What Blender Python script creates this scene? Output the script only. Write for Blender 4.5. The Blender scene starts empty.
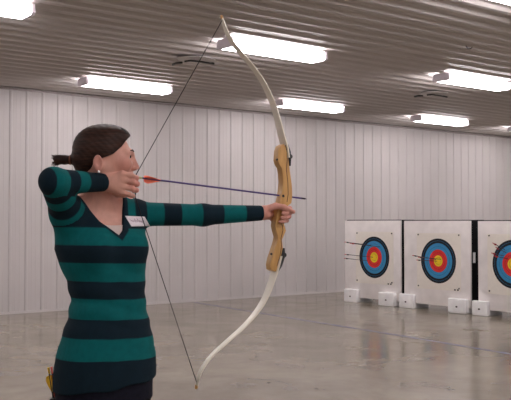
import bpy, bmesh, math, random
import numpy as np
from mathutils import Vector, Matrix
from mathutils.bvhtree import BVHTree
random.seed(4); rng = np.random.RandomState(7)
SC = bpy.context.scene; COL = SC.collection
# ------------------------------------------------------------------ camera
YAW, PITCH, FPX = math.radians(52.34), math.radians(1.51), 856.0
CAM = np.array([0, 0, 1.22])
FW = np.array([math.cos(YAW)*math.cos(PITCH), math.sin(YAW)*math.cos(PITCH), math.sin(PITCH)])
RT = np.array([math.sin(YAW), -math.cos(YAW), 0.0]); UP = np.cross(RT, FW)
LR = RT.copy(); LD = np.array([math.cos(YAW), math.sin(YAW), 0.0]); ZZ = np.array([0, 0, 1.0])
def ray(px, py): return FW + (px-255.5)/FPX*RT - (py-200)/FPX*UP
def at(px, py, Z): return CAM + Z*ray(px, py)
def on(px, py, p0, n):
    d = ray(px, py); p0 = np.array(p0, float); n = np.array(n, float)
    return CAM + d*(((p0-CAM)@n)/(d@n))
cd = bpy.data.cameras.new('camera'); cam = bpy.data.objects.new('camera', cd); COL.objects.link(cam)
cam.matrix_world = Matrix(((RT[0], UP[0], -FW[0], CAM[0]), (RT[1], UP[1], -FW[1], CAM[1]), (RT[2], UP[2], -FW[2], CAM[2]), (0, 0, 0, 1)))
cd.sensor_width = 36; cd.lens = 36*FPX/511; cd.clip_start = .05; SC.camera = cam
# ------------------------------------------------------------------ materials
def s2l(c): return tuple(((v/255)/12.92 if v/255 <= .04045 else ((v/255+.055)/1.055)**2.4) for v in c)
def mat(name, rgb, rough=.5, spec=.5, metal=0, var=.0, vscale=20, bump=0, bscale=200, emit=0, rgb2=None, stretch=None, coat=0, sheen=0):
    m = bpy.data.materials.new(name); m.use_nodes = True; nt = m.node_tree; b = nt.nodes['Principled BSDF']
    c = s2l(rgb); b.inputs['Base Color'].default_value = (*c, 1); b.inputs['Roughness'].default_value = rough
    b.inputs['Metallic'].default_value = metal; b.inputs['Specular IOR Level'].default_value = spec
    if coat: b.inputs['Coat Weight'].default_value = coat
    if sheen: b.inputs['Sheen Weight'].default_value = sheen
    if emit: b.inputs['Emission Color'].default_value = (*c, 1); b.inputs['Emission Strength'].default_value = emit
    tc = nt.nodes.new('ShaderNodeTexCoord')
    vec = tc.outputs['Object']
    if stretch:
        mp = nt.nodes.new('ShaderNodeMapping'); mp.inputs['Scale'].default_value = stretch
        nt.links.new(vec, mp.inputs['Vector']); vec = mp.outputs['Vector']
    if var or rgb2:
        n = nt.nodes.new('ShaderNodeTexNoise'); n.inputs['Scale'].default_value = vscale; n.inputs['Detail'].default_value = 5
        nt.links.new(vec, n.inputs['Vector'])
        r = nt.nodes.new('ShaderNodeValToRGB'); nt.links.new(n.outputs['Fac'], r.inputs['Fac'])
        r.color_ramp.elements[0].position = .32; r.color_ramp.elements[1].position = .68
        if rgb2: lo, hi = c, s2l(rgb2)
        else: lo = tuple(v*(1-var) for v in c); hi = tuple(min(1, v*(1+var)) for v in c)
        r.color_ramp.elements[0].color = (*lo, 1); r.color_ramp.elements[1].color = (*hi, 1)
        nt.links.new(r.outputs['Color'], b.inputs['Base Color'])
    if bump:
        n2 = nt.nodes.new('ShaderNodeTexNoise'); n2.inputs['Scale'].default_value = bscale; nt.links.new(vec, n2.inputs['Vector'])
        bp = nt.nodes.new('ShaderNodeBump'); bp.inputs['Strength'].default_value = bump; bp.inputs['Distance'].default_value = .002
        nt.links.new(n2.outputs['Fac'], bp.inputs['Height']); nt.links.new(bp.outputs['Normal'], b.inputs['Normal'])
    return m
M = {}
M['wall'] = mat('wall_metal', (195, 189, 188), .42, .4, var=.04, vscale=1.2)
M['ceil'] = mat('ceiling_metal', (188, 181, 179), .48, .5, var=.03, vscale=1.0)
M['trim'] = mat('trim_metal', (150, 140, 138), .5)
M['lens'] = mat('light_lens', (255, 249, 251), .4, emit=20)
M['housing'] = mat('light_housing', (200, 192, 196), .5)
M['endcap'] = mat('light_end_cap', (238, 230, 240), .6, .2)
M['foam'] = mat('white_foam', (242, 236, 234), .8, .2, var=.05, vscale=6, bump=.3, bscale=40)
M['foot'] = mat('foot_foam', (252, 250, 252), .75, .2, var=.06, vscale=12, bump=.6, bscale=25)
M['black'] = mat('black_foam', (16, 15, 17), .85, .2, var=.3)
M['paper'] = mat('target_paper', (243, 236, 227), .7, .2, var=.02)
M['tblack'] = mat('print_black', (26, 29, 36), .6, .3, var=.1)
M['tblue'] = mat('print_blue', (62, 146, 198), .6, .3, var=.05)
M['tred'] = mat('print_red', (228, 54, 54), .6, .3, var=.05)
M['tgold'] = mat('print_gold', (255, 214, 50), .6, .3, var=.04)
M['pin'] = mat('dark_pin', (70, 62, 60), .5)
M['skin'] = mat('skin', (196, 138, 118), .5, .35, var=.06, vscale=25)
M['hair'] = mat('brown_hair', (34, 19, 14), .55, .25, rgb2=(64, 38, 27), vscale=60, stretch=(.35, .35, 2.2), bump=.5, bscale=120)
M['jeans'] = mat('dark_denim', (19, 19, 33), .85, .2, var=.2, vscale=80, bump=.4, bscale=400)
M['cami'] = mat('white_cotton', (214, 196, 190), .8, .2, bump=.3, bscale=300)
M['shoe'] = mat('shoe_leather', (40, 34, 34), .5)
M['sole'] = mat('shoe_rubber', (190, 186, 180), .7)
M['wood'] = mat('bow_maple', (186, 138, 78), .38, .5, rgb2=(212, 166, 102), vscale=14, stretch=(4, 4, .6), coat=.3)
M['wood2'] = mat('bow_walnut', (92, 54, 30), .4, .5, var=.2, vscale=20, coat=.3)
M['limb'] = mat('white_limb_laminate', (240, 232, 216), .35, .5, var=.02, coat=.3)
M['blk'] = mat('black_plastic', (18, 17, 18), .4)
M['string'] = mat('black_string', (22, 18, 22), .8)
M['shaft'] = mat('purple_shaft', (66, 46, 112), .35, .5, var=.1)
M['vane'] = mat('orange_vane', (255, 128, 100), .6, .3, var=.1, vscale=60)
M['nock'] = mat('pale_nock', (170, 178, 120), .5)
M['steel'] = mat('steel_point', (70, 60, 72), .3, metal=1)
M['tag'] = mat('paper_tag', (236, 226, 232), .6, .2)
M['ink'] = mat('faded_ink', (178, 148, 168), .7)
M['pearl'] = mat('pearl', (240, 236, 236), .2)
M['tie'] = mat('hair_elastic', (120, 70, 48), .7)
M['eyew'] = mat('eye_white', (205, 195, 190), .25)
M['iris'] = mat('iris', (44, 30, 24), .25)
M['lip'] = mat('lip', (172, 92, 86), .45)
M['tape'] = mat('blue_floor_tape', (104, 108, 146), .5, .3, rgb2=(138, 131, 132), vscale=9)
M['yel'] = mat('yellow_vane', (240, 190, 40), .6); M['pink'] = mat('pink_vane', (240, 110, 90), .6)
M['darkshaft'] = mat('dark_shaft', (52, 34, 36), .5); M['redv'] = mat('red_vane', (190, 40, 46), .6)
M['leather'] = mat('quiver_leather', (38, 26, 22), .6, var=.2)
M['hole'] = mat('dark_insert', (38, 24, 18), .5)
# concrete
def concrete():
    m = bpy.data.materials.new('polished_concrete'); m.use_nodes = True; nt = m.node_tree; L = nt.links; b = nt.nodes['Principled BSDF']
    tc = nt.nodes.new('ShaderNodeTexCoord')
    def noise(s, d, rough=.6, dist=0):
        n = nt.nodes.new('ShaderNodeTexNoise'); n.inputs['Scale'].default_value = s; n.inputs['Detail'].default_value = d
        n.inputs['Roughness'].default_value = rough; n.inputs['Distortion'].default_value = dist; L.new(tc.outputs['Object'], n.inputs['Vector']); return n
    def ramp(n, p0, c0, p1, c1):
        r = nt.nodes.new('ShaderNodeValToRGB'); e = r.color_ramp.elements; e[0].position = p0; e[1].position = p1
        e[0].color = (*c0, 1); e[1].color = (*c1, 1); L.new(n.outputs['Fac'], r.inputs['Fac']); return r
    def mul(a, c, f=1):
        x = nt.nodes.new('ShaderNodeMix'); x.data_type = 'RGBA'; x.blend_type = 'MULTIPLY'; x.inputs['Factor'].default_value = f
        L.new(a, x.inputs['A']); L.new(c, x.inputs['B']); return x.outputs['Result']
    a = ramp(noise(.8, 6, .62, .6), .34, s2l((133, 123, 107)), .68, s2l((158, 148, 131)))
    c = ramp(noise(2.6, 6, .65, .4), .34, (.78, .77, .755), .60, (1, 1, 1))
    d = ramp(noise(.35, 3, .5, .3), .42, (.86, .86, .87), .6, (1, 1, 1))
    e = ramp(noise(90, 2), .3, (.95, .95, .95), .6, (1, 1, 1))
    out = mul(mul(mul(a.outputs['Color'], c.outputs['Color'], .7), d.outputs['Color'], .8), e.outputs['Color'])
    L.new(out, b.inputs['Base Color'])
    rr = ramp(noise(1.7, 5, .6, .5), .3, (.14,)*3, .7, (.24,)*3); L.new(rr.outputs['Color'], b.inputs['Roughness'])
    b.inputs['Specular IOR Level'].default_value = .55
    return m
M['floor'] = concrete()
def attr_mat(name, attr, c0, c1, rough, bump=.5, bscale=300, spec=.2, sheen=0):
    m = mat(name, c0, rough, spec, bump=bump, bscale=bscale, sheen=sheen); nt = m.node_tree; b = nt.nodes['Principled BSDF']
    a = nt.nodes.new('ShaderNodeAttribute'); a.attribute_name = attr
    x = nt.nodes.new('ShaderNodeMix'); x.data_type = 'RGBA'
    x.inputs['A'].default_value = (*s2l(c0), 1); x.inputs['B'].default_value = (*s2l(c1), 1)
    nt.links.new(a.outputs['Fac'], x.inputs['Factor'])
    n = nt.nodes.new('ShaderNodeTexNoise'); n.inputs['Scale'].default_value = 30
    y = nt.nodes.new('ShaderNodeMix'); y.data_type = 'RGBA'; y.blend_type = 'MULTIPLY'; y.inputs['Factor'].default_value = .35
    nt.links.new(x.outputs['Result'], y.inputs['A']); nt.links.new(n.outputs['Fac'], y.inputs['B'])
    nt.links.new(y.outputs['Result'], b.inputs['Base Color']); return m
M['knit'] = attr_mat('striped_knit', 'stripe', (13, 36, 48), (0, 102, 104), .85, bump=.6, bscale=350)
M['skinA'] = attr_mat('skin_toned', 'tone', (230, 172, 154), (208, 120, 112), .5, bump=.15, bscale=120, spec=.35)
# ------------------------------------------------------------------ object helpers
def link(name, me, m=None, parent=None):
    o = bpy.data.objects.new(name, me); COL.objects.link(o)
    if m is not None:
        for k in (m if isinstance(m, (list, tuple)) else [m]): me.materials.append(k)
    if parent is not None: o.parent = parent
    return o
def wloc(o):
    v = np.zeros(3)
    while o is not None: v += np.array(o.location); o = o.parent
    return v
def mesh_obj(name, V, F, m, parent=None, smooth=True, matidx=None):
    V = np.asarray(V, float); off = wloc(parent) if parent is not None else np.zeros(3)
    me = bpy.data.meshes.new(name); me.from_pydata([tuple(v) for v in (V-off)], [], [tuple(int(i) for i in f) for f in F]); me.update()
    if smooth: me.polygons.foreach_set('use_smooth', [True]*len(me.polygons))
    o = link(name, me, m, parent)
    if matidx is not None: me.polygons.foreach_set('material_index', list(matidx))
    return o
def tag(o, label=None, cat=None, group=None, kind=None):
    if label: o['label'] = label
    if cat: o['category'] = cat
    if group: o['group'] = group
    if kind: o['kind'] = kind
    return o
def empty(name, loc, label, cat, group=None):
    o = bpy.data.objects.new(name, None); COL.objects.link(o); o.location = tuple(loc); o.empty_display_size = .1
    return tag(o, label, cat, group)
class MB:
    def __init__(s): s.V = []; s.F = []; s.mi = []
    def add(s, V, F, mi=0):
        n = len(s.V); s.V += [tuple(v) for v in V]; s.F += [tuple(i+n for i in f) for f in F]; s.mi += [mi]*len(F); return s
    def box(s, lo, hi, mi=0):
        x0, y0, z0 = lo; x1, y1, z1 = hi
        V = [(x0,y0,z0),(x1,y0,z0),(x1,y1,z0),(x0,y1,z0),(x0,y0,z1),(x1,y0,z1),(x1,y1,z1),(x0,y1,z1)]
        return s.add(V, [(0,3,2,1),(4,5,6,7),(0,1,5,4),(1,2,6,5),(2,3,7,6),(3,0,4,7)], mi)
    def tube(s, pts, rad, seg=10, mi=0, flat=None):
        pts = [np.array(p, float) for p in pts]; n = len(pts)
        rad = [rad]*n if np.isscalar(rad) else list(rad); V = []
        ref = None
        for i, p in enumerate(pts):
            t = pts[min(i+1, n-1)]-pts[max(i-1, 0)]; t /= np.linalg.norm(t)+1e-12
            if ref is None: ref = np.cross(t, ZZ) if abs(t[2]) < .9 else np.cross(t, [1, 0, 0])
            a = ref-t*(ref@t); a /= np.linalg.norm(a); ref = a; b = np.cross(t, a)
            for k in range(seg):
                w = 2*math.pi*k/seg; V.append(p+rad[i]*(a*math.cos(w)+b*math.sin(w)))
        F = [(i*seg+k, i*seg+(k+1) % seg, (i+1)*seg+(k+1) % seg, (i+1)*seg+k) for i in range(n-1) for k in range(seg)]
        F += [tuple(range(seg))[::-1], tuple((n-1)*seg+k for k in range(seg))]
        return s.add(V, F, mi)
    def ball(s, c, r, seg=14, rings=8, mi=0):
        r = (r,)*3 if np.isscalar(r) else r; V = [(c[0], c[1], c[2]+r[2])]
        for i in range(1, rings):
            t = math.pi*i/rings
            for k in range(seg): w = 2*math.pi*k/seg; V.append((c[0]+r[0]*math.sin(t)*math.cos(w), c[1]+r[1]*math.sin(t)*math.sin(w), c[2]+r[2]*math.cos(t)))
        V.append((c[0], c[1], c[2]-r[2])); e = len(V)-1; F = [(0, 1+k, 1+(k+1) % seg) for k in range(seg)]
        F += [(1+i*seg+k, 1+(i+1)*seg+k, 1+(i+1)*seg+(k+1) % seg, 1+i*seg+(k+1) % seg) for i in range(rings-2) for k in range(seg)]
        F += [(e, e-seg+(k+1) % seg, e-seg+k) for k in range(seg)]
        return s.add(V, F, mi)
    def build(s, name, m, parent=None, smooth=True, bevel=0, seg=2):
        o = mesh_obj(name, s.V, s.F, m, parent, smooth, s.mi)
        if bevel:
            bm = bmesh.new(); bm.from_mesh(o.data)
            es = [e for e in bm.edges if len(e.link_faces) == 2 and e.calc_face_angle(0) > .5]
            bmesh.ops.bevel(bm, geom=es, offset=bevel, segments=seg, profile=.6, affect='EDGES', clamp_overlap=True)
            bmesh.ops.recalc_face_normals(bm, faces=bm.faces)
            bm.to_mesh(o.data); bm.free()
            o.data.polygons.foreach_set('use_smooth', [True]*len(o.data.polygons))
        if smooth: autosmooth(o)
        return o
def autosmooth(o, ang=.6):
    me = o.data; bm = bmesh.new(); bm.from_mesh(me)
    for e in bm.edges:
        if len(e.link_faces) == 2 and e.calc_face_angle(0) > ang: e.smooth = False
    bm.to_mesh(me); bm.free()
# ------------------------------------------------------------------ room
WY, H = 11.07, 3.05; X0, X1, Y0 = -5.0, 22.0, -7.0
def ribs(lo, hi, step=.2286, minor=True):
    prof = []; x = lo
    while x < hi:
        prof += [(x, 0), (x+.012, .0145), (x+.036, .0145), (x+.048, 0)]
        if minor:
            for q in (.105, .165): prof += [(x+q-.008, 0), (x+q-.003, .002), (x+q+.003, .002), (x+q+.008, 0)]
        x += step
    return [(a, b) for a, b in prof if a < hi]+[(hi, 0)]
# far wall: vertical ribs
pr = ribs(X0+.0, X1); V = []; 
for a, b in pr: V += [(a, WY-b, 0), (a, WY-b, H)]
F = [(2*i, 2*i+2, 2*i+3, 2*i+1) for i in range(len(pr)-1)]
tag(mesh_obj('wall_back', V, F, M['wall'], smooth=False), kind='structure')
# ceiling: larger ribs running along x
def cribs(lo, hi, step=.2286):
    prof = []; x = lo
    while x < hi:
        prof += [(x, 0), (x+.030, .026), (x+.078, .026), (x+.108, 0), (x+.150, 0), (x+.160, .007), (x+.178, .007), (x+.188, 0)]; x += step
    return [(a, b) for a, b in prof if a < hi]+[(hi, 0)]
pr = cribs(Y0, WY); V = []
for a, b in pr: V += [(X0, a, H-b), (X1, a, H-b)]
F = [(2*i, 2*i+2, 2*i+3, 2*i+1) for i in range(len(pr)-1)]
tag(mesh_obj('ceiling', V, F, M['ceil'], smooth=False), kind='structure')
tag(mesh_obj('floor', [(X0,Y0,0),(X1,Y0,0),(X1,WY,0),(X0,WY,0)], [(0,1,2,3)], M['floor'], smooth=False), kind='structure')
tag(mesh_obj('wall_left', [(X0,Y0,0),(X0,WY,0),(X0,WY,H),(X0,Y0,H)], [(0,1,2,3)], M['wall'], smooth=False), kind='structure')
tag(mesh_obj('wall_right', [(X1,Y0,0),(X1,WY,0),(X1,WY,H),(X1,Y0,H)], [(3,2,1,0)], M['wall'], smooth=False), kind='structure')
tag(mesh_obj('wall_front', [(X0,Y0,0),(X1,Y0,0),(X1,Y0,H),(X0,Y0,H)], [(3,2,1,0)], M['wall'], smooth=False), kind='structure')
tag(MB().box((X0, WY-.028, H-.05), (X1, WY-.001, H-.0262)).build('trim_1', M['trim'], smooth=False), kind='structure')
tag(MB().box((X0, WY-.022, 0.0), (X1, WY-.001, .03)).build('baseboard_back', M['wall'], smooth=False), kind='structure')
# tape line on the floor
mb = MB(); pts = [(7.28, 10.95), (7.06, 8.45), (6.9, 6.4), (6.75, 4.87), (6.6, 2.5)]
V = []; 
for x, y in pts: V += [(x-.03, y, .0015), (x+.03, y, .0015)]
mb.add(V, [(2*i, 2*i+1, 2*i+3, 2*i+2) for i in range(len(pts)-1)])
tag(mb.build('floor_tape', M['tape'], smooth=False), 'faded blue tape line running across the concrete floor', 'tape')
# ------------------------------------------------------------------ ceiling lights
def make_light(cx, cy, label, group=None):
    zc = H-.026; t = empty('ceiling_light', (cx, cy, zc), label, 'ceiling light', group); hl = .625
    MB().box((cx-hl, cy-.06, zc-.03), (cx+hl, cy+.06, zc)).build('housing', M['housing'], t, bevel=.004)
    sec = [(-.108, -.010), (-.120, -.074), (-.100, -.092), (.100, -.092), (.120, -.074), (.108, -.010)]
    V = []
    for x in (cx-hl+.03, cx+hl-.03): V += [(x, cy+a, zc+b) for a, b in sec]
    n = len(sec); F = [(i, (i+1) % n, n+(i+1) % n, n+i) for i in range(n)]+[tuple(range(n))[::-1], tuple(range(n, 2*n))]
    MB().add(V, F).build('lens', M['lens'], t, smooth=False)
    for sx in (-1, 1):
        V = []
        for x in (cx+sx*(hl-.029), cx+sx*(hl+.002)): V += [(x, cy+a*1.05, zc+(b*1.04 if b < -.03 else -.002)) for a, b in sec]
        MB().add(V, F).build('end_cap', M['endcap'], t, smooth=False)
    return t
LX = [2.22, 5.45, 8.72, 11.95]
R1, R2, R3 = 9.72, 6.78, 3.98
make_light(5.40, R1, 'fluorescent ceiling light nearest above the archer\'s head, by the wall top', 'ceiling light')
make_light(8.53, R1, 'fluorescent ceiling light near the wall directly behind the upper bow limb', 'ceiling light')
make_light(11.53, R1, 'small distant fluorescent ceiling light above the middle target, close to the wall', 'ceiling light')
make_light(14.22, R1, 'farthest fluorescent ceiling light, barely in view at right edge', 'ceiling light')
make_light(2.22, R2, 'fluorescent ceiling light cut off at the top left corner of the picture', 'ceiling light')
make_light(5.47, R2, 'largest fluorescent ceiling light, behind the bow tip at the top', 'ceiling light')
make_light(8.68, R2, 'fluorescent ceiling light above the left targets, higher and larger than the one below it', 'ceiling light')
make_light(5.75, R3-.0, 'fluorescent ceiling light peeking in at the top right corner of the picture', 'ceiling light')
hid = 'fluorescent ceiling light outside the picture, in the rows overhead'
for (x, y) in [(2.2, R1), (-1.1, R1), (-1.1, R2), (12.1, R2), (15.4, R2), (18.6, R2), (18, R1), (2.4, R3), (-1., R3), (9.1, R3), (12.4, R3), (15.7, R3), (19, R3)] + [(x, y) for x in (-1, 2.3, 5.6, 8.9, 12.2, 15.5, 19) for y in (1.1, -1.8, -4.7)]:
    make_light(x, y, hid, 'ceiling light', 'ceiling lights outside the picture') if False else tag(make_light(x, y, hid), cat='ceiling light', group='ceiling lights outside the picture')
# ceiling vents
def vent(cx, cy, label, wires):
    t = empty('ceiling_vent', (cx, cy, H-.026), label, 'vent')
    m = MB(); N = 28
    for z0, z1, r, mi in ((H-.0262, H-.036, .17, 0),):
        V = [(cx+r*1.15*math.cos(2*math.pi*k/N), cy+r*math.sin(2*math.pi*k/N), z) for z in (z0, z1) for k in range(N)]
        m.add(V, [(k, (k+1) % N, N+(k+1) % N, N+k) for k in range(N)]+[tuple(range(N)), tuple(range(2*N-1, N-1, -1))], mi)
    m.build('gasket', M['blk'], t)
    m = MB(); r = .19
    V = [(cx+r*1.15*math.cos(2*math.pi*k/N), cy+r*math.sin(2*math.pi*k/N), z) for z in (H-.037, H-.045) for k in range(N)]
    m.add(V, [(k, (k+1) % N, N+(k+1) % N, N+k) for k in range(N)]+[tuple(range(N)), tuple(range(2*N-1, N-1, -1))])
    m.build('cover_plate', M['ceil'], t)
    for ln in wires:
        MB().tube([on(x, y, (0, 0, H-.05), (0, 0, 1)) for x, y in ln], .012, 8).build('dark_slot', M['blk'], t)
vent(5.2, 7.8, 'flat round ceiling vent with dark rim behind the bowstring', [[(172.5, 64.5), (176, 63.2), (182, 62.6)], [(185, 61.2), (190, 60.4), (200, 61.4), (214, 63.6)]])
vent(9.2, 7.87, 'flat round ceiling vent with dark rim above the targets', [[(414.5, 96.6), (418, 95.8), (423, 95.6)], [(427, 94.8), (432, 94.4), (440, 95.6), (447, 97)]])
c = on(469, 46.5, (0, 0, H-.026), (0, 0, 1))
m = MB(); m.tube([c+[-.05, 0, 0], c+[-.025, 0, -.02], c+[.025, 0, -.02], c+[.05, 0, 0]], .005)
tag(m.build('ceiling_hook', M['blk']), 'tiny dark hook on the ceiling at upper right, nearer than the lights', 'hook')
# ------------------------------------------------------------------ targets
TX = 9.25
def yz(px, py): p = on(px, py, (TX, 0, 0), (1, 0, 0)); return p[1], p[2]
def make_target(y0, y1, ztop, cy, cz, label, feet, latch=False):
    """face looks towards -x; y0 near edge, y1 far edge"""
    t = empty('archery_target', (TX+.15, (y0+y1)/2, 0), label, 'archery target', None); zb = .075
    MB().box((TX+.035, y0+.004, zb+.004), (TX+.34, y1-.004, ztop-.004)).build('foam_core', M['black'], t, bevel=.006)
    MB().box((TX, y0, zb), (TX+.034, y1, ztop)).build('foam_front', M['foam'], t, bevel=.005)
    s = .39
    sh = MB().box((TX-.003, cy-s, cz-s*1.02), (TX-.0005, cy+s, cz+s*.98)).build('paper_sheet', M['paper'], t, smooth=False)
    m = MB(); N = 56; rr = [0, .03, .077, .115, .158, .20, .245, .31]; cols = [3, 3, 2, 2, 1, 1, 0]
    V = [(TX-.0045, cy, cz)]
    for r in rr[1:]: V += [(TX-.0045, cy+r*math.cos(2*math.pi*k/N), cz+r*math.sin(2*math.pi*k/N)) for k in range(N)]
    m.add(V[:1+N], [(0, 1+(k+1) % N, 1+k) for k in range(N)], 3)
    for i in range(1, len(rr)-1):
        a = 1+(i-1)*N; b = 1+i*N
        m.V = [tuple(v) for v in V]; 
        m.F += [(a+k, a+(k+1) % N, b+(k+1) % N, b+k) for k in range(N)]; m.mi += [cols[i]]*N
    ringface = m.build('bullseye_rings', [M['tblack'], M['tblue'], M['tred'], M['tgold']], t, smooth=False); tag(ringface, 'round printed rings in black, blue, red and gold')
    m = MB()
    for r, mi in ((.05, 0), (.115, 0), (.2, 0), (.278, 1)):
        V = []; 
        for q in (r-.0012, r+.0012): V += [(TX-.0052, cy+q*math.cos(2*math.pi*k/N), cz+q*math.sin(2*math.pi*k/N)) for k in range(N)]
        m.add(V, [(k, (k+1) % N, N+(k+1) % N, N+k) for k in range(N)], mi)
    m.build('scoring_line', [M['tblack'], M['tblue']], t, smooth=False)
    for a in (-1, 1):
        for b in (-1, 1): MB().ball((TX-.006, cy+a*.36, cz+b*.36), .011).build('pin', M['pin'], t)
    MB().box((TX-.005, cy-.35, cz-.392), (TX-.0031, cy-.325, cz-.372)).box((TX-.005, cy-.30, cz-.392), (TX-.0031, cy-.275, cz-.372)).build('printed_mark', M['tblack'], t, smooth=False)
    for fy0, fy1, h in feet:
        x0 = TX-.075
        f = MB().box((x0, fy0, .0), (TX-.0005, fy1, h)).build('foam_foot', M['foot'], t, bevel=.018, seg=3)
        MB().box((TX, fy0+.02, 0), (TX+.3, fy1-.02, zb)).build('foam_foot', M['foot'], t, bevel=.01)
        MB().ball((x0, (fy0+fy1)/2, h*.45), (.004, .018, .012)).build('dimple', M['pin'], f)
    if latch:
        MB().box((TX+.06, y0-.012, .68), (TX+.10, y0+.004, .82)).build('side_latch', M['foot'], t, bevel=.004)
    # loose black strip along the top
    MB().box((TX+.03, y0+.02, ztop-.004), (TX+.33, y1-.02, ztop+.012)).build('top_strip', M['black'], t, bevel=.004)
    return t
c1 = yz(374.3, 257.3); c2 = yz(438.4, 260.9); c3 = (c2[0]-1.215, c2[1]-.0)
def fy(a, b):
    q = lambda px: on(px, 305, (TX-.075, 0, 0), (1, 0, 0))[1]
    return min(q(a), q(b)), max(q(a), q(b))
# feet: front face plane at TX-.13
f1 = [(*fy(343.7, 356.5), .20), (*fy(378, 393.5), .195)]
f2 = [(*fy(398.6, 412.5), .20), (*fy(447.5, 465.5), .20)]
f3 = [(*fy(471.5, 486.5), .195), (6.02, 6.30, .195)]
make_target(8.55, 9.71, 1.25, *c1, 'white foam archery target farthest left, with four arrows near its left side', f1)
make_target(7.30, 8.478, 1.245, *c2, 'middle white foam archery target with a tight cluster of arrows beside the gold', f2, latch=True)
make_target(5.98, 7.172, 1.24, *c3, 'right white foam archery target cut off by the picture edge', f3)
# shot arrows
def basis(d):
    d = np.array(d, float); d /= np.linalg.norm(d); a = np.cross(d, ZZ); a /= np.linalg.norm(a); return d, a, np.cross(a, d)
def make_arrow(name, nock, tip, label, ms, mv, r, vh, group=None, vl=.07, point=True, mn=None):
    nock = np.array(nock); tip = np.array(tip); d, a, b = basis(tip-nock); L = np.linalg.norm(tip-nock)
    t = empty(name, nock, label, 'arrow', group)
    MB().tube([nock+d*.012, tip-(d*.03 if point else 0)], r, 10).build('shaft', ms, t)
    MB().tube([nock-d*.006, nock+d*.004, nock+d*.013, nock+d*.02], [r*1.25, r*1.3, r*1.15, r], 8).build('nock', mn or M['nock'], t)
    if point: MB().tube([tip-d*.03, tip-d*.012, tip], [r*1.05, r*1.05, r*.15], 10).build('point', M['steel'], t)
    for k in range(3):
        w = 2*math.pi*k/3+.35; e = a*math.cos(w)+b*math.sin(w); s = np.cross(d, e)*.0007
        P = [(.024, r*.8), (.03, vh*.8), (.045, vh), (.06, vh*.8), (.024+vl, r*.9)]
        P = [nock+d*p+e*q for p, q in P]+[nock+d*(.024+vl)+e*r*.5, nock+d*.024+e*r*.5]; n = len(P)
        V = [p+s for p in P]+[p-s for p in P]
        MB().add(V, [tuple(range(n)), tuple(range(2*n-1, n-1, -1))]+[(i, n+i, n+(i+1) % n, (i+1) % n) for i in range(n)]).build('vane', mv, t, smooth=False)
    return t
shots = [((345, 242), (371, 245.5), 'T1a'), ((345, 254.3), (373, 257.3), ''), ((344.5, 258.2), (368, 261), ''), ((350, 243.2), (380, 247), ''),
         ((413, 255.4), (436, 259.6), ''), ((417, 260), (437, 261.2), ''), ((418.5, 257.2), (441, 259.4), ''),
         ((493, 243), (505, 250), ''), ((496, 247.5), (506, 253), ''), ((491.7, 253), (503.5, 256), ''), ((494.5, 256), (508, 259), '')]
slab = ['topmost arrow stuck in the left target, dark shaft, tail farthest left', 'arrow stuck in the left target, ending in its gold centre',
        'lowest arrow stuck in the left target, hitting its red ring', 'arrow with reddish vanes high in the left target, hitting its blue ring',
        'uppermost of the three arrows clustered in the middle target', 'lowest arrow of the cluster in the middle target',
        'shortest-looking arrow of the cluster, in the middle target\'s gold', 'topmost arrow with red vanes in the right target',
        'second arrow down with red vanes in the right target', 'red-vaned arrow in the right target with its tail farthest left', 'lowest red-vaned arrow in the right target']
for i, (tl, ht, _) in enumerate(shots):
    h = on(*ht, (TX-.004, 0, 0), (1, 0, 0)); q = on(*tl, (TX-.42 if i < 7 else TX-.24, 0, 0), (1, 0, 0))
    make_arrow('arrow', q, h+[.01, 0, 0], slab[i], M['darkshaft'], M['redv'] if i in (3, 7, 8, 9, 10) else M['darkshaft'], .0042, .015 if i > 6 else .011, None, vl=.05, point=False, mn=M['redv'])
# ------------------------------------------------------------------ bow geometry
AZ = math.radians(30)
A = LR*math.cos(AZ)+LD*math.sin(AZ)               # aim direction, horizontal
N_ = LR*math.sin(AZ)-LD*math.cos(AZ)              # plane normal towards the camera
NOCK = at(136.5, 177.3, 3.235)
def bp(px, py, off=0.0): return on(px, py, NOCK+N_*off, N_)
bow = empty('recurve_bow', bp(281, 212), 'wooden-handled recurve bow with white limbs, drawn by the archer', 'bow')
left = [(279.5,143.8),(275.8,146),(274.2,150),(273.4,160),(274.6,164),(277,168),(278,174),(278.5,182),(277.6,192),(276,200),(275,205),(273.5,212),(271.8,219),(270.8,226),(272.2,232),(273.6,237),(272,244),(269.3,252),(267.3,258),(265.8,265),(266.5,269.5),(269.5,271.5)]
right = [(284,144.5),(286.5,147.5),(288,155),(289,163),(289.8,170),(291,178),(292,186),(292.4,196),(291.5,203),(286.5,207),(283.2,212),(283,218),(284.5,225),(286,231),(284,235.5),(282,240),(282.8,247),(283,254),(281.5,261),(279.5,267),(277.5,271.5)]
SH = 4.6
poly = [bp(x+SH, y, .019) for x, y in left]+[bp(x, y, .019) for x, y in right[::-1]]
n = len(poly)
V = [p for p in poly]+[p-N_*.038 for p in poly]
bm = bmesh.new(); vs = [bm.verts.new(tuple(v-np.array(bow.location))) for v in V]
bm.faces.new(vs[:n]); bm.faces.new(vs[n:][::-1])
for i in range(n): bm.faces.new((vs[i], vs[n+i], vs[n+(i+1) % n], vs[(i+1) % n]))
bmesh.ops.recalc_face_normals(bm, faces=bm.faces)
es = [e for e in bm.edges if (e.verts[0].index < 0 or True) and (e.verts[0] in vs[:n]) == (e.verts[1] in vs[:n])]
bmesh.ops.bevel(bm, geom=es, offset=.008, segments=3, profile=.6, affect='EDGES', clamp_overlap=True)
me = bpy.data.meshes.new('riser'); bm.to_mesh(me); bm.free()
me.polygons.foreach_set('use_smooth', [True]*len(me.polygons))
riser = link('riser', me, M['wood'], bow); autosmooth(riser, .7); tag(riser, 'maple-coloured wooden handle')
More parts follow.
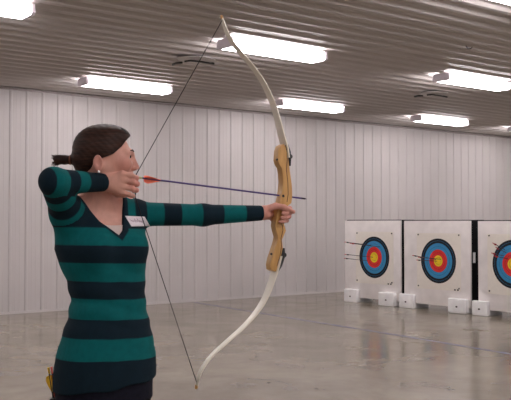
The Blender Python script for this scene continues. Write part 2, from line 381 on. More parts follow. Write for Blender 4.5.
# darker laminate line and the dark front edge
m = MB(); ln = [(287,150),(287.2,160),(286.4,170),(287.8,182),(288.2,194),(287,202)]
m.tube([bp(x, y, .019) for x, y in ln], .0016, 6)
ln = [(281.5,222),(283,230),(281,238),(281.5,246),(280,256),(277,266)]
m.tube([bp(x, y, .019) for x, y in ln], .0016, 6); m.build('laminate_stripe', M['wood2'], riser)
for x, y, r in ((277.2,159.5,.0045), (283.2,196,.006), (271.5,254,.0045)):
    c = bp(x, y, .0185); MB().tube([c-N_*.004, c+N_*.0012], r, 14).build('bushing', M['hole'], riser)
# limbs
def smooth_path(pts, n):
    pts = np.array(pts, float); m_ = len(pts); out = []
    for i in range(m_-1):
        p0 = pts[max(i-1, 0)]; p1 = pts[i]; p2 = pts[i+1]; p3 = pts[min(i+2, m_-1)]
        for k in range(n):
            t = k/n; out.append(.5*((2*p1)+(-p0+p2)*t+(2*p0-5*p1+4*p2-p3)*t*t+(-p0+3*p1-3*p2+p3)*t**3))
    out.append(pts[-1]); return out
def limb(pxs):
    P = smooth_path([bp(*q) for q in pxs], 6); n = len(P); V = []
    for i, p in enumerate(P):
        t = P[min(i+1, n-1)]-P[max(i-1, 0)]; t /= np.linalg.norm(t); o = np.cross(t, N_); f = i/(n-1)
        w = .028*(1-f)+.011*f if f < .93 else .011-(f-.93)/.07*.005; th = .0042*(1-f)+.0026*f
        V += [p+N_*w+o*th*.6, p+N_*w*.8+o*th, p-N_*w*.8+o*th, p-N_*w+o*th*.6, p-N_*w-o*th*.6, p-N_*w*.8-o*th, p+N_*w*.8-o*th, p+N_*w-o*th*.6]
    F = [(8*i+k, 8*i+(k+1) % 8, 8*i+8+(k+1) % 8, 8*i+8+k) for i in range(n-1) for k in range(8)]+[tuple(range(8)), tuple(range(8*n-1, 8*n-9, -1))]
    o = MB().add(V, F); return o
ub = [(286,158),(284.5,147),(281.3,135),(277.5,119),(271.8,101),(263,82.5),(251,65),(238.5,50.5),(230,39),(225,27.5),(222,18)]
lb = [(278.5,256),(275,270),(270.5,284),(265,298),(257,311),(245,325),(229,339.5),(213,354),(203,367),(198.5,377),(196.5,386)]
for pts, lab in ((ub, 'upper white limb'), (lb, 'lower white limb')):
    o = limb(pts).build('limb', M['limb'], bow); tag(o, lab)
    tp = bp(*pts[-1]); q = bp(*pts[-2]); d = (tp-q)/np.linalg.norm(tp-q)
    MB().tube([tp-d*.004, tp+d*.006, tp+d*.012], [.0065, .0065, .004], 8).build('limb_tip', M['wood'], o)
for pp, d in (([(285.5,145),(287.6,152),(288.6,158),(289,166)], 0), ([(282.6,248),(281.6,257),(279,265),(276,271.5)], 1)):
    m = MB(); m.tube([bp(x, y, .010) for x, y in pp], ([.012, .014, .012, .008] if d == 0 else [.010, .014, .014, .010]), 10); m.build('limb_pocket', M['blk'], bow)
    c = bp(*((289.6, 156.5) if d == 0 else (283.6, 255)))
    MB().tube([c-A*.012, c+A*.004, c+A*.010], [.0115, .0115, .008], 14).build('limb_bolt', M['blk'], bow)
MB().tube([bp(289,193,-.012), bp(284,192,-.024), bp(281,190.5,-.026)], .003, 8).build('arrow_rest', M['blk'], bow)
lo_f = bp(135.3, 197)
sp = [bp(222.6, 19.5), NOCK+A*0, lo_f, bp(196.5, 382)]
MB().tube([sp[0], bp(135.6, 175.5)], .0016, 6).tube([bp(135.6, 175.5), lo_f], .0018, 6).tube([lo_f, sp[3]], .0016, 6).build('bowstring', M['string'], bow)
tip = on(307, 199, NOCK-N_*.0, N_)
make_arrow('nocked_arrow', NOCK+A*.004-[0,0,.0], tip, 'long purple arrow with orange vanes nocked on the drawn bowstring', M['shaft'], M['vane'], .0036, .019, None, vl=.072)
# ------------------------------------------------------------------ SDF toolkit
def nrm(v): return v/np.linalg.norm(v)
def rcone(a, b, ra, rb):
    a = np.array(a, float); b = np.array(b, float); ba = b-a; L2 = ba@ba
    def f(P):
        t = np.clip(((P-a)@ba)/L2, 0, 1); return np.linalg.norm(P-a-t[:, None]*ba, axis=1)-(ra+(rb-ra)*t)
    return f
def ell(c, r, axes=None):
    c = np.array(c, float); r = np.array(r, float); X = np.eye(3) if axes is None else np.array(axes)
    def f(P):
        q = (P-c)@X.T; k0 = np.linalg.norm(q/r, axis=1); k1 = np.linalg.norm(q/(r*r), axis=1)+1e-9; return k0*(k0-1)/k1
    return f
def smin(a, b, k):
    if k <= 0: return np.minimum(a, b)
    h = np.maximum(k-np.abs(a-b), 0)/k; return np.minimum(a, b)-h*h*k*.25
def U(fs, k):
    def f(P):
        d = fs[0](P)
        for g in fs[1:]: d = smin(d, g(P), k)
        return d
    return f
def SUB(f, g, k=0):
    return lambda P: -smin(-f(P), g(P), k)
def ISC(f, g, k=0):
    return lambda P: -smin(-f(P), -g(P), k)
def BND(f, c, r):
    c = np.array(c, float)
    def g(P):
        dd = np.linalg.norm(P-c, axis=1)-r; out = dd+.03; m = dd < .04
        if m.any(): out[m] = f(P[m])
        return out
    return g
def nets(f, lo, hi, h):
    """sparse surface nets"""
    B = 8; lo = np.array(lo, float); nb = np.ceil((np.array(hi)-lo)/(h*B)).astype(int)
    I = np.stack(np.meshgrid(*[np.arange(n) for n in nb], indexing='ij'), -1).reshape(-1, 3)
    c = lo+(I+.5)*h*B; d = np.concatenate([f(c[i:i+200000]) for i in range(0, len(c), 200000)])
    I = I[np.abs(d) < h*B*.87*1.2+.006]
    g = np.stack(np.meshgrid(*[np.arange(B+1)]*3, indexing='ij'), -1).reshape(-1, 3)
    off = np.array([[0,0,0],[1,0,0],[0,1,0],[1,1,0],[0,0,1],[1,0,1],[0,1,1],[1,1,1]])
    Vk, Vp, Eb = [], [], [[], [], []]; keyof = lambda q: (q[..., 0].astype(np.int64)*100000+q[..., 1])*100000+q[..., 2]
    for s in range(0, len(I), 400):
        J = I[s:s+400]; P = (J[:, None, :]*B+g[None]); D = f((lo+P.reshape(-1, 3)*h)).reshape(len(J), B+1, B+1, B+1)
        c8 = np.stack([D[:, o[0]:B+o[0], o[1]:B+o[1], o[2]:B+o[2]] for o in off], -1)
        m = (c8.min(-1) < 0) & (c8.max(-1) >= 0); w = np.argwhere(m)
        if len(w):
            v8 = c8[m]; acc = np.zeros((len(w), 3)); cnt = np.zeros(len(w))
            for i in range(8):
                for b in range(3):
                    if off[i][b] == 0:
                        j = i+(1 << b); x, y = v8[:, i], v8[:, j]; q = (x < 0) != (y < 0)
                        t = np.where(q, x/np.where(q, x-y, 1), 0); p = off[i]+t[:, None]*(np.arange(3) == b)
                        acc += p*q[:, None]; cnt += q
            cell = J[w[:, 0]]*B+w[:, 1:]; Vk.append(keyof(cell)); Vp.append(lo+(cell+acc/cnt[:, None])*h)
        for b in range(3):
            e = np.zeros(3, int); e[b] = 1
            x = D[:, :B, :B, :B]; y = D[:, e[0]:B+e[0], e[1]:B+e[1], e[2]:B+e[2]]
            q = (x < 0) != (y < 0); w = np.argwhere(q)
            if len(w): Eb[b].append(np.hstack([J[w[:, 0]]*B+w[:, 1:], (x[q] < 0)[:, None].astype(int)]))
    Vk = np.concatenate(Vk); Vp = np.concatenate(Vp); o = np.argsort(Vk); Vk = Vk[o]; Vp = Vp[o]; F = []
    for b in range(3):
        E = np.concatenate(Eb[b]); q = E[:, :3]; s = E[:, 3]; u = np.zeros(3, int); v = np.zeros(3, int); u[(b+1) % 3] = 1; v[(b+2) % 3] = 1
        ks = [keyof(q), keyof(q-u), keyof(q-u-v), keyof(q-v)]; ix = [np.clip(np.searchsorted(Vk, k), 0, len(Vk)-1) for k in ks]
        ok = np.all([Vk[i] == k for i, k in zip(ix, ks)], axis=0); Q = np.stack(ix, 1)[ok]; s = s[ok]
        Q = np.where(s[:, None] == 1, Q, Q[:, ::-1]); F.append(Q)
    F = np.concatenate(F); return Vp, F
def fast_mesh(name, V, F, m, parent, attr=None, relax=1):
    # light tangential relaxation for smoothness
    for _ in range(relax):
        S = np.zeros_like(V); C_ = np.zeros(len(V))
        for a, b in ((0, 1), (1, 2), (2, 3), (3, 0)):
            np.add.at(S, F[:, a], V[F[:, b]]); np.add.at(S, F[:, b], V[F[:, a]]); np.add.at(C_, F[:, a], 1); np.add.at(C_, F[:, b], 1)
        V = V*.5+.5*S/np.maximum(C_, 1)[:, None]
    me = bpy.data.meshes.new(name); off = wloc(parent)
    me.vertices.add(len(V)); me.vertices.foreach_set('co', (V-off).ravel().astype(np.float32))
    me.loops.add(F.size); me.loops.foreach_set('vertex_index', F.ravel().astype(np.int32))
    me.polygons.add(len(F)); me.polygons.foreach_set('loop_start', np.arange(0, F.size, 4, dtype=np.int32))
    me.update(calc_edges=True); me.polygons.foreach_set('use_smooth', [True]*len(F)); me.validate()
    if attr:
        at_ = me.attributes.new(attr[0], 'FLOAT', 'POINT'); at_.data.foreach_set('value', attr[1](V).astype(np.float32))
    return link(name, me, m, parent), V
# ------------------------------------------------------------------ the archer
TO = math.radians(35)
SL = LR*math.cos(TO)+LD*math.sin(TO)              # towards her left
SF = LR*math.sin(TO)-LD*math.cos(TO)              # chest normal
TC = at(104, 222, 3.28); TC = np.array([TC[0], TC[1], 0])
person = empty('person', (TC[0], TC[1], 0), 'woman archer in a dark and teal striped sweater drawing a bow', 'person')
def loc(P): q = P-TC; return q@SL, q@SF, q[:, 2]
def zz(py, Z=3.28): return 1.22+(222.6-py)*Z/FPX
SEC = np.array([  # z, a, b, lateral shift, front shift
 (.30, .19, .15, .0, 0), (.60, .196, .155, .006, 0), (.65, .196, .155, .008, 0), (.72, .190, .150, .012, 0), (.80, .170, .136, .016, 0), (.86, .152, .125, .018, 0), (.925, .141, .117, .018, 0),
 (1.0, .149, .120, .010, 0), (1.06, .166, .124, -.002, 0), (1.12, .178, .126, -.010, 0), (1.19, .174, .115, -.010, 0), (1.25, .150, .088, -.006, -.005), (1.29, .115, .068, -.004, -.01), (1.33, .075, .055, -.004, -.015)])
def torso(off=0):
    def f(P):
        l, fr, z = loc(P); zc = np.clip(z, SEC[0, 0], SEC[-1, 0])
        g = lambda i: np.interp(zc, SEC[:, 0], SEC[:, i])
        a, b = g(1)-off, g(2)-off; sx = g(3); l2 = l-sx*math.cos(TO); f2 = fr-sx*math.sin(TO)-g(4)
        k = (np.abs(l2/a)**2.3+np.abs(f2/b)**2.3)**(1/2.3); d = (k-1)*np.minimum(a, b)*.92
        return np.maximum(d, np.maximum(z-SEC[-1, 0], SEC[0, 0]-z))
    return f
def T(l, f_, z): return TC+SL*l+SF*f_+ZZ*z
# joints
RS = at(67, 211, 3.17); RE = at(53.5, 181.5, 3.0); RW = at(103, 182.5, 3.19)
LS = at(137, 214, 3.36); LE = at(203, 215, 3.41); LW = at(262, 213, 3.515)
NB = at(99, 205, 3.275)                                # neck base
H0 = at(101, 152, 3.25); HA = math.radians(12)
HF = LR*math.cos(HA)+LD*math.sin(HA); HL = np.cross(ZZ, HF)
ax = [HF, HL, ZZ]
def hd(f_, l, u): return H0+HF*f_+HL*l+ZZ*u
def both(fn): return [fn(1), fn(-1)]
head = U([ell(hd(.002, 0, .014), (.094, .075, .084), ax), ell(hd(.055, 0, -.035), (.062, .056, .080), ax)]
         + both(lambda s: rcone(hd(-.005, s*.050, -.06), hd(.085, s*.014, -.108), .022, .016)) + [ell(hd(.103, 0, -.108), (.017, .018, .016), ax)]
         + both(lambda s: ell(hd(.080, s*.036, -.042), (.030, .024, .028), ax)), .03)
head = U([head]+both(lambda s: rcone(hd(.113, s*.010, -.002), hd(.095, s*.046, -.003), .010, .010)), .018)
head = SUB(head, U(both(lambda s: ell(hd(.119, s*.034, -.022), (.018, .017, .012), ax)), 0), .012)
head = U([head]+[rcone(hd(.106, 0, -.006), hd(.116, 0, -.060), .011, .013), rcone(hd(.116, 0, -.010), hd(.136, 0, -.056), .0065, .0095)], .012)
head = U([head]+both(lambda s: ell(hd(.126, s*.011, -.062), (.011, .007, .007), ax)), .006)
head = U([head, ell(hd(.112, 0, -.080), (.011, .021, .0055), ax), ell(hd(.110, 0, -.090), (.011, .017, .006), ax)], .006)
ears = U(both(lambda s: SUB(ell(hd(-.014, s*.081, -.048), (.018, .0095, .032), ax), ell(hd(-.010, s*.090, -.044), (.009, .008, .018), ax), .004)), 0)
head = U([head, ears], .008)
neck = U([rcone(hd(-.025, 0, -.06), NB+ZZ*.0, .056, .058)], 0)
# lid shells
lids = U(both(lambda s: ell(hd(.0975, s*.033, -.017), (.0135, .0155, .0105), ax)), 0)
lids = SUB(lids, U(both(lambda s: ell(hd(.1115, s*.034, -.022), (.008, .014, .0055), ax)), 0), .002)
head = U([head, lids], .004)
# right (drawing) hand: back of hand towards the camera, three fingers hooked on the string
def chain(pts, rs, k=.004): return U([rcone(pts[i], pts[i+1], rs[i], rs[i+1]) for i in range(len(pts)-1)], k)
Q = lambda x, y, z: at(x, y, z)
rh = [rcone(Q(99, 182, 3.185), Q(108, 182, 3.195), .025, .026)]
rkn = [(122.5, 173.6), (123.5, 180), (122.5, 186.5), (120, 192)]
pal = [rcone(Q(107, 178+i*2.6, 3.198), Q(x, y, 3.198), .0145, .0118) for i, (x, y) in enumerate(rkn)]
rpalm = U(rh+pal, .02)
rf = []
for i, ((x, y), (px_, py_), (dx, dy), (tx, ty), r) in enumerate(zip(rkn, [(131.5, 175.6), (132.8, 182), (132, 188.4), (129, 194.2)], [(136.6, 178), (137.4, 184), (136.6, 190.2), (133, 195.8)], [(133.5, 179.2), (134, 185), (133.5, 191), (128, 195.5)], [.0098, .0100, .0095, .0083])):
    rf.append(chain([Q(x, y, 3.197), Q(px_, py_, 3.203), Q(dx, dy, 3.226), Q(tx, ty, 3.247)], [r*1.15, r*1.12, r*1.02, r*.85], .003))
rthumb = chain([Q(110, 190, 3.215), Q(117, 194.5, 3.235), Q(124, 195.5, 3.245)], [.014, .011, .009])
rhand = U([rpalm, U(rf, .0015), rthumb], .006)
# left (bow) hand
GZ = 3.545
lpalm = U([rcone(Q(259, 213, 3.51), Q(264, 212.6, 3.52), .022, .023), rcone(Q(264, 209.5, 3.525), Q(271, 207.5, GZ+.03), .017, .013), rcone(Q(264, 213, 3.525), Q(271, 212, GZ+.038), .016, .013),
           rcone(Q(264, 216, 3.525), Q(270, 217, GZ+.035), .014, .012), rcone(Q(264, 214, 3.52), Q(270.5, 214, GZ), .018, .015)], .015)
lf = []
for i, (y, r, ex) in enumerate(((207.6, .0095, 290), (211.8, .0098, 290.3), (216, .0092, 289.2), (220, .0082, 287))):
    lf.append(chain([Q(272, y-.5, GZ+.045), Q(ex-6, y, GZ+.048), Q(ex, y+.6, GZ+.012), Q(ex-3.5, y+1.4, GZ-.030), Q(ex-7.2, y+1.8, GZ-.034)], [r*1.15, r*1.05, r, r*.92, r*.8], .003))
lthumb = chain([Q(265, 209.5, 3.515), Q(275.5, 206, GZ-.03), Q(284, 207, GZ-.036), Q(293.5, 211.8, GZ-.028)], [.0155, .0135, .0105, .0085], .005)
lhand = U([lpalm, U(lf, .0015), lthumb], .006)
hipL, hipR = T(.085, 0, .72), T(-.068, 0, .72)
kneeL, kneeR = T(.13, .02, .43), T(-.13, .03, .43); ankL, ankR = T(.17, -.01, .085), T(-.17, .0, .085)
legs = U([rcone(hipL, kneeL, .076, .052), rcone(kneeL, ankL, .05, .034), rcone(hipR, kneeR, .076, .052), rcone(kneeR, ankR, .05, .034), rcone(hipL, hipR, .08, .08)], .03)
NR, NL2 = NB-SL*.05-ZZ*.01, NB+SL*.05-ZZ*.01
trunk = U([lambda P: np.maximum(torso(.014)(P), .72-P[:, 2]), rcone(NB-ZZ*.01, T(-.10, -.01, 1.285), .045, .04), rcone(NB-ZZ*.01, T(.10, -.01, 1.285), .045, .04)], .03)
arms = U([rcone(T(-.10, -.01, 1.27), RS, .045, .045), rcone(RS, RE, .042, .035), rcone(RE, RW, .036, .024), rcone(T(.10, -.01, 1.26), LS, .045, .042), rcone(LS, LE, .038, .031), rcone(LE, LW, .031, .0215)], .02)
head = BND(head, hd(.02, 0, -.01), .17); rhand = BND(rhand, Q(118, 184, 3.21), .11); lhand = BND(lhand, Q(276, 213, GZ), .11)
bodyA = U([trunk, arms, neck, legs], .025)
bodyB = U([bodyA, head], .022)
bodyC = U([bodyB, rhand, lhand], .004)
def tone(V):
    q = V-H0; f_, l, u = q@HF, q@HL, q[:, 2]
    lip = np.exp(-((u+.085)/.008)**2)*(np.abs(l) < .024)*(f_ > .100)
    chk = .35*np.exp(-((u+.045)/.025)**2-((f_-.085)/.03)**2)*(f_ > .04)
    nose = .25*(f_ > .128); ear = .3*(np.abs(l) > .078)*(f_ < .02)*(np.linalg.norm(q, axis=1) < .15)
    hnd = .25*(np.minimum(np.linalg.norm(V-Q(134, 184, 3.22), axis=1), np.linalg.norm(V-Q(288, 214, GZ), axis=1)) < .035)
    return np.clip(lip+chk+nose+ear+hnd, 0, 1)
lo = np.array(TC)-[1.0, 1.0, 0]; 
ptsb = np.array([RE, LW+A*.15, RS, H0, T(.25, .2, 0), T(-.25, -.2, 0), T(.25, -.2, 0), T(-.25, .2, 0)])
blo, bhi = ptsb.min(0)-.10, ptsb.max(0)+.10; blo[2] = -.01; bhi[2] = 1.66
V, F = nets(bodyC, blo, bhi, .0032)
body, _ = fast_mesh('body', V, F, M['skinA'], person, ('tone', tone), 1)
# sweater
def sec_hem(P):
    l, fr, z = loc(P); return (.612+.02*l/.2+.004*np.sin(l*40))-z
st = [torso(0)] + [ell(T(s*.068-.002, .088, 1.125), (.066, .058, .062), [SL, SF, ZZ]) for s in (-1, 1)]
st_t = U(st, .05)
yoke = U([rcone(NB-ZZ*.012, T(-.12, -.005, 1.265), .052, .055), rcone(NB-ZZ*.012, T(.12, -.005, 1.262), .052, .05)], .02)
sR1 = U([rcone(T(-.12, -.01, 1.25), RS, .058, .060), rcone(RS, RE, .060, .049), rcone(RS+[0,0,-.03], T(-.13, 0, 1.17), .05, .05)], .03)
sR2 = rcone(RE, RW-(RW-RE)*.02, .047, .034)
sL = U([rcone(T(.12, -.01, 1.25), LS, .055, .050), rcone(LS, LE, .048, .042), rcone(LE, LW-(LW-LE)*.02, .042, .031)], .02)
sw = U([st_t, yoke, sR1, sL], .028)
# knit folds
def folds(P):
    l, fr, z = loc(P); w = np.exp(-((z-.90)/.12)**2)
    return .0022*w*np.sin(z*85+l*14+np.sin(l*22)*1.2)
dL = nrm(LW-LE); dR = nrm(RW-RE)
cutL = lambda P: (P-(LW-dL*.004))@dL
cutR = lambda P: np.where(np.linalg.norm(P-RW, axis=1) < .12, (P-(RW-dR*.0))@dR-.002, -1)
def cutL2(P): return np.where(np.linalg.norm(P-LW, axis=1) < .12, (P-(LW-dL*.002))@dL, -1)
def vneck(P):
    l, fr, z = loc(P); za = zz(236, 3.16)
    h = z-za; hl = np.minimum(1.25*h, .034+.62*h); hr = np.minimum(.9*h, .012+.30*h); q0 = l-.010
    wedge = np.maximum(np.where(q0 < 0, -q0-hl, q0-hr)*.75, -fr-.0)
    q = P-NB; rad = np.sqrt((q@SL)**2+(q@SF)**2); hole = np.maximum(rad-.066-np.clip((z-1.28)*.5, 0, .02), 1.255-z)
    return np.minimum(wedge, hole)
swf = lambda P: np.maximum.reduce([smin(-smin(-(sw(P)+folds(P)), vneck(P), .004), sR2(P), .02), sec_hem(P), cutR(P), cutL2(P)])
def seg_t(P, a, b): ba = b-a; return ((P-a)@ba)/(ba@ba)
bl = [125, 133, 145, 162, 179, 199, 221, 244]     # band edges along the bow arm, pictured columns
def band_t(px): 
    d = ray(px, 213); # nearest approach on the arm line in plan
    a = LS; b = LW; M2 = np.array([[d[0], -(b-a)[0]], [d[1], -(b-a)[1]]]); s = np.linalg.solve(M2, (a-CAM)[:2]); return s[1]
TB = [band_t(x) for x in bl]
TZ = [zz(y) for y in (228, 245, 262, 280, 297, 316.5, 334.5, 355)]  # torso band edges, alternating
def stripe(V):
    dT = U([st_t, yoke], .0)(V); d1 = rcone(RS, RE, .060, .049)(V); d2 = sR2(V); d3 = U([rcone(LS-(LW-LS)*.10, LS, .052, .05), rcone(LS, LE, .048, .042), rcone(LE, LW, .042, .031)], 0)(V)
    out = np.zeros(len(V)); w = np.argmin(np.stack([dT+.0, d1+.010, d2, d3-.004]), axis=0)
    z = V[:, 2]+.004*np.sin((V@SL)*9)
    def soft(x, edges, sgn0, wd=.002):
        r = np.full(len(x), float(sgn0)); cur = sgn0
        for e in edges:
            nx = 1-cur; r = r+(nx-cur)*np.clip((x-e)/wd+.5, 0, 1); cur = nx
        return r
    sT = soft(-z, [-e for e in TZ], 0)
    l, fr, zc = loc(V)
    t3 = seg_t(V, LS, LW); s3 = soft(t3, TB, 0, .006)
    t2 = seg_t(V, RE, RW); s2 = soft(t2, [-.10, .17, .39, .60], 0, .01)
    t1 = seg_t(V, RS, RE); s1 = soft(t1, [-.28, -.02, .20, .44, .66], 1, .02)
    out = np.where(w == 0, sT, np.where(w == 1, s1, np.where(w == 2, s2, s3)))
    # ribbed edge of the neckline stays dark
    s3b = soft(t3+.0, TB, 0, .006); out = np.where((w == 0) & (z > 1.21) & (l > .05), s3b, out)
    vn = np.clip((np.abs(vneck(V))-.012)/.003, 0, 1); out = np.where((w != 2) & (z > 1.12), out*vn, out)
    return out
V, F = nets(swf, np.array([blo[0], blo[1], .55]), np.array([bhi[0], bhi[1], 1.42]), .0036)
sweater, SV = fast_mesh('sweater', V, F, M['knit'], person, ('stripe', stripe), 1)
tag(sweater, 'long V-neck knit sweater with dark and teal stripes')
swbvh = BVHTree.FromPolygons([tuple(v) for v in SV], [tuple(int(i) for i in f) for f in F])
# camisole in the V
def camf(P):
    l, fr, z = loc(P); za = zz(225.5, 3.16)
    return np.maximum.reduce([torso(.007)(P), z-za-.0-2.0*l*l, -fr+.02, zz(262)-z, np.abs(l)-.11])
V, F = nets(camf, T(0, 0, 1.0)-[.3, .3, 0], T(0, 0, 1.3)+[.3, .3, 0], .0036)
tag(fast_mesh('camisole', V, F, M['cami'], person)[0], 'pale top showing in the neckline')
# jeans
jn = U([lambda P: np.maximum(torso(.012)(P), .55-P[:, 2]), rcone(hipL-ZZ*.08, kneeL, .092, .066), rcone(kneeL, ankL, .066, .060), rcone(hipR-ZZ*.08, kneeR, .092, .066), rcone(kneeR, ankR, .066, .060), rcone(T(-.08, .0, .64), T(.08, 0, .64), .10, .10)], .025)
jf = lambda P: np.maximum(np.maximum(jn(P), P[:, 2]-.68), .06-P[:, 2])
V, F = nets(jf, np.array([T(0, 0, 0)[0]-.4, T(0, 0, 0)[1]-.4, .03]), np.array([T(0, 0, 0)[0]+.4, T(0, 0, 0)[1]+.4, .75]), .006)
fast_mesh('jeans', V, F, M['jeans'], person)
for a_ in (ankL, ankR):
    g = np.array([a_[0], a_[1], 0])
    sh = U([rcone(g+SF*(-.03)+ZZ*.045, g+SF*.12+ZZ*.032, .042, .036), rcone(g+SF*(.1)+ZZ*.034, g+SF*.165+ZZ*.03, .040, .030), rcone(g+ZZ*.09, g+ZZ*.05, .042, .045)], .02)
    sf = lambda P, sh=sh: np.maximum(sh(P), .008-P[:, 2])
    V, F = nets(sf, g-[.26, .26, .02], g+[.26, .26, .16], .005); s_, _ = fast_mesh('shoe', V, F, M['shoe'], person)
    so = lambda P, sh=sh: np.maximum(sh(P)-.004, np.maximum(P[:, 2]-.02, -P[:, 2]))
    V, F = nets(so, g-[.26, .26, .02], g+[.26, .26, .06], .005); fast_mesh('sole', V, F, M['sole'], s_, relax=0)
# hair
GU = [-.14, -.092, -.068, -.045, -.028, -.012, .019, .045, .060, .078, .13]; GF = [-.06, -.052, -.038, -.028, .004, .043, .076, .094, .107, .15, .25]
def hairf(P):
    q = P-H0; f_, l, u = q@HF, q@HL, q[:, 2]
    cap = U([ell(hd(-.004, 0, .010), (.103, .085, .094), ax), ell(hd(-.052, 0, -.040), (.050, .060, .055), ax), ell(hd(.046, 0, .054), (.066, .066, .045), ax)], .03)(P)
    th = np.arctan2(l, -f_-.0); cap = cap+.0005*np.sin(u*260+f_*230+np.sin(l*60)*1.5)
    g = np.interp(u, GU, GF); return np.maximum(cap, (f_-g)*.75)
pt = [hd(-.08, 0, -.025), Q(73, 159.5, 3.24), Q(70, 160, 3.235)]
tailp = [Q(70, 160, 3.235), Q(65, 159.8, 3.23), Q(59.5, 159.5, 3.225)]
hairall = U([hairf, chain(pt, [.04, .016, .011], .01), chain(tailp, [.012, .018, .017], .005),
             rcone(tailp[2], Q(54, 155.8, 3.225), .010, .002), rcone(tailp[2], Q(53.2, 158.8, 3.222), .011, .002), rcone(tailp[2], Q(54.5, 163, 3.222), .011, .002), rcone(tailp[2], Q(57, 165.5, 3.22), .008, .002)], .012)
V, F = nets(hairall, H0-[.28, .28, .2], H0+[.28, .28, .2], .003)
hair, _ = fast_mesh('hair', V, F, M['hair'], person); tag(hair, 'dark brown hair tied in a short low ponytail')
m = MB(); rnd = random.Random(3)
for k in range(60):
    y = rnd.uniform(154.5, 167); x = rnd.uniform(51, 56); a0 = Q(69, 160+rnd.uniform(-1.5, 1.5), 3.235+rnd.uniform(-.008, .008)); a1 = Q(61, 159.7+(y-160)*.5, 3.225+rnd.uniform(-.014, .014)); a2 = Q(x, y, 3.222+rnd.uniform(-.015, .015))
    m.tube([a0, a1, a2], [.0022, .002, .0006], 4)
m.build('loose_strand', M['hair'], hair)
m = MB(); c = Q(70.3, 160, 3.235); ring = [c+ZZ*.0145*math.cos(w)+LD*.0145*math.sin(w) for w in np.linspace(0, 2*math.pi, 17)]
m.tube(ring, .0045, 8).build('hair_tie', M['tie'], hair)
m = MB(); m.tube([hd(.074, -.036, .088), hd(.088, -.034, .076), hd(.098, -.03, .062)], [.004, .006, .004], 8).build('hair_clip', M['blk'], hair)
# eyes, brows, earring
for s in (1, -1):
    e = MB().ball((0, 0, 0), .0112, 18, 12); c = hd(.0975, s*.033, -.019); e.V = [tuple(np.array(v)+c) for v in e.V]; eo = e.build('eye', M['eyew'], person)
    i = MB(); d = HF; c2 = c+d*.0085; i.ball(tuple(c2), .0062, 14, 8); i.build('iris', M['iris'], eo)
    MB().tube([hd(.1225, s*.014, .002), hd(.117, s*.030, .007), hd(.1015, s*.047, .002)], [.0022, .0028, .0012], 8).build('eyebrow', M['hair'], person)
    MB().tube([c+HF*.0125+HL*s*(-.010)+ZZ*.003, c+HF*.0135+ZZ*.0062, c+HF*.0085+HL*s*.013+ZZ*.002], [.0012, .0016, .001], 6).build('eyelash', M['hair'], person)
    c = hd(-.010, s*.088, -.080); MB().ball(tuple(c), .0052).build('earring', M['pearl'], person)
# name tag
def onsw(px, py, off=.0016):
    d = Vector(nrm(ray(px, py))); h = swbvh.ray_cast(Vector(CAM), d); 
    return np.array(h[0])-np.array(d)*off if h[0] is not None else None
def quad_surf(c4, nu, nv, off):
    V = []; (a, b, c, d) = [np.array(q, float) for q in c4]
    Zs = []
    for j in range(nv+1):
        for i in range(nu+1):
            u, v = i/nu, j/nv; p = (a*(1-u)+b*u)*(1-v)+(d*(1-u)+c*u)*v; V.append((p, onsw(*p, off)))
    base = np.mean([w for _, w in V if w is not None], axis=0)
    # keep to a gently curved sheet: fit a plane + quadratic
    P = np.array([w if w is not None else base for _, w in V]); q = P-base
    X = np.stack([np.ones(len(q)), q@LR, q@ZZ, (q@LR)**2, (q@LR)*(q@ZZ), (q@ZZ)**2], 1); dz = q@LD
    ok = np.array([w is not None for _, w in V]) & (np.abs(dz) < .08); co = np.linalg.lstsq(X[ok], dz[ok], rcond=None)[0]
    return P, V, nu, nv, base, co
tagc = [(125, 215.8), (144.5, 216.6), (150.2, 226.2), (131.5, 226.4)]
P, VV, nu, nv, base, co = quad_surf(tagc, 12, 6, .0025)
mb = MB(); mb.add(list(P), [(j*(nu+1)+i, j*(nu+1)+i+1, (j+1)*(nu+1)+i+1, (j+1)*(nu+1)+i) for j in range(nv) for i in range(nu)])
nt_ = mb.build('name_tag', M['tag'], sweater); tag(nt_, 'white paper name tag with faint handwriting on the chest')
sol = nt_.modifiers.new('thick', 'SOLIDIFY'); sol.thickness = .001; sol.offset = 0
ink = []
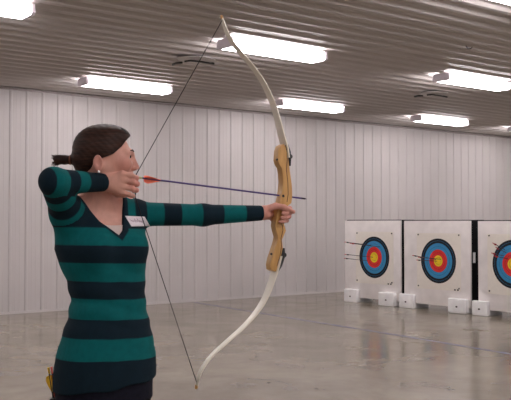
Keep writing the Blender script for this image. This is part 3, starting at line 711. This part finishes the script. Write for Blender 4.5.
for k in range(60):
    u = .14+.62*k/59; v = .5+.11*math.sin(k*.95)*(1 if k % 9 < 6 else .4)+(-.22 if k in (0, 1, 2, 24, 25, 38) else 0)
    a, b, c, d = [np.array(q, float) for q in tagc]; p = (a*(1-u)+b*u)*(1-v)+(d*(1-u)+c*u)*v; w = onsw(*p, .0042)
    if w is not None: ink.append(w)
MB().tube(ink, .0006, 5).build('handwriting', M['ink'], nt_)
# quiver on the right hip, peeking out behind her
qb = T(-.17, -.17, 0); qx = at(54, 392, 3.30); qd = nrm(np.array([0, 0, 1.0])-LR*.12)
qv = empty('hip_quiver', qx, 'dark hip quiver mostly hidden behind the archer', 'quiver')
q0 = qx+LR*.02-ZZ*.02
MB().tube([q0-qd*.38, q0-qd*.36, q0], [.02, .03, .034], 16).build('tube', M['leather'], qv)
MB().tube([q0-qd*.012, q0+qd*.002], .0365, 16).build('rim', M['blk'], qv)
hipc = T(-.15, -.10, .60)
MB().tube([q0-qd*.03, (q0-qd*.03)*.5+hipc*.5, hipc], .008, 8).build('belt_strap', M['leather'], qv)
for (x, y, mv, lab) in ((50.2, 369, M['yel'], 'arrow with yellow vanes, leftmost in the quiver behind the archer'), (53.2, 368.5, M['pink'], 'arrow with pink vanes in the quiver behind the archer'), (54.6, 376, M['vane'], 'lower arrow with orange vanes in the quiver behind the archer')):
    n0 = at(x, y, 3.30+(x-52)*.004)-LR*.006; e0 = q0-qd*.30+(n0-q0)*np.array([.15, .15, 0])
    make_arrow('arrow', n0, e0, lab, M['darkshaft'], mv, .0036, .018, 'arrows in the hip quiver', vl=.065, point=False, mn=mv)
# ------------------------------------------------------------------ world and view
w = bpy.data.worlds.new('world'); SC.world = w; w.use_nodes = True; w.node_tree.nodes['Background'].inputs[0].default_value = (.5, .48, .5, 1); w.node_tree.nodes['Background'].inputs[1].default_value = .1
SC.view_settings.view_transform = 'Standard'; SC.view_settings.look = 'None'; SC.view_settings.exposure = 0.0
SC.cycles.max_bounces = 8; SC.cycles.diffuse_bounces = 5
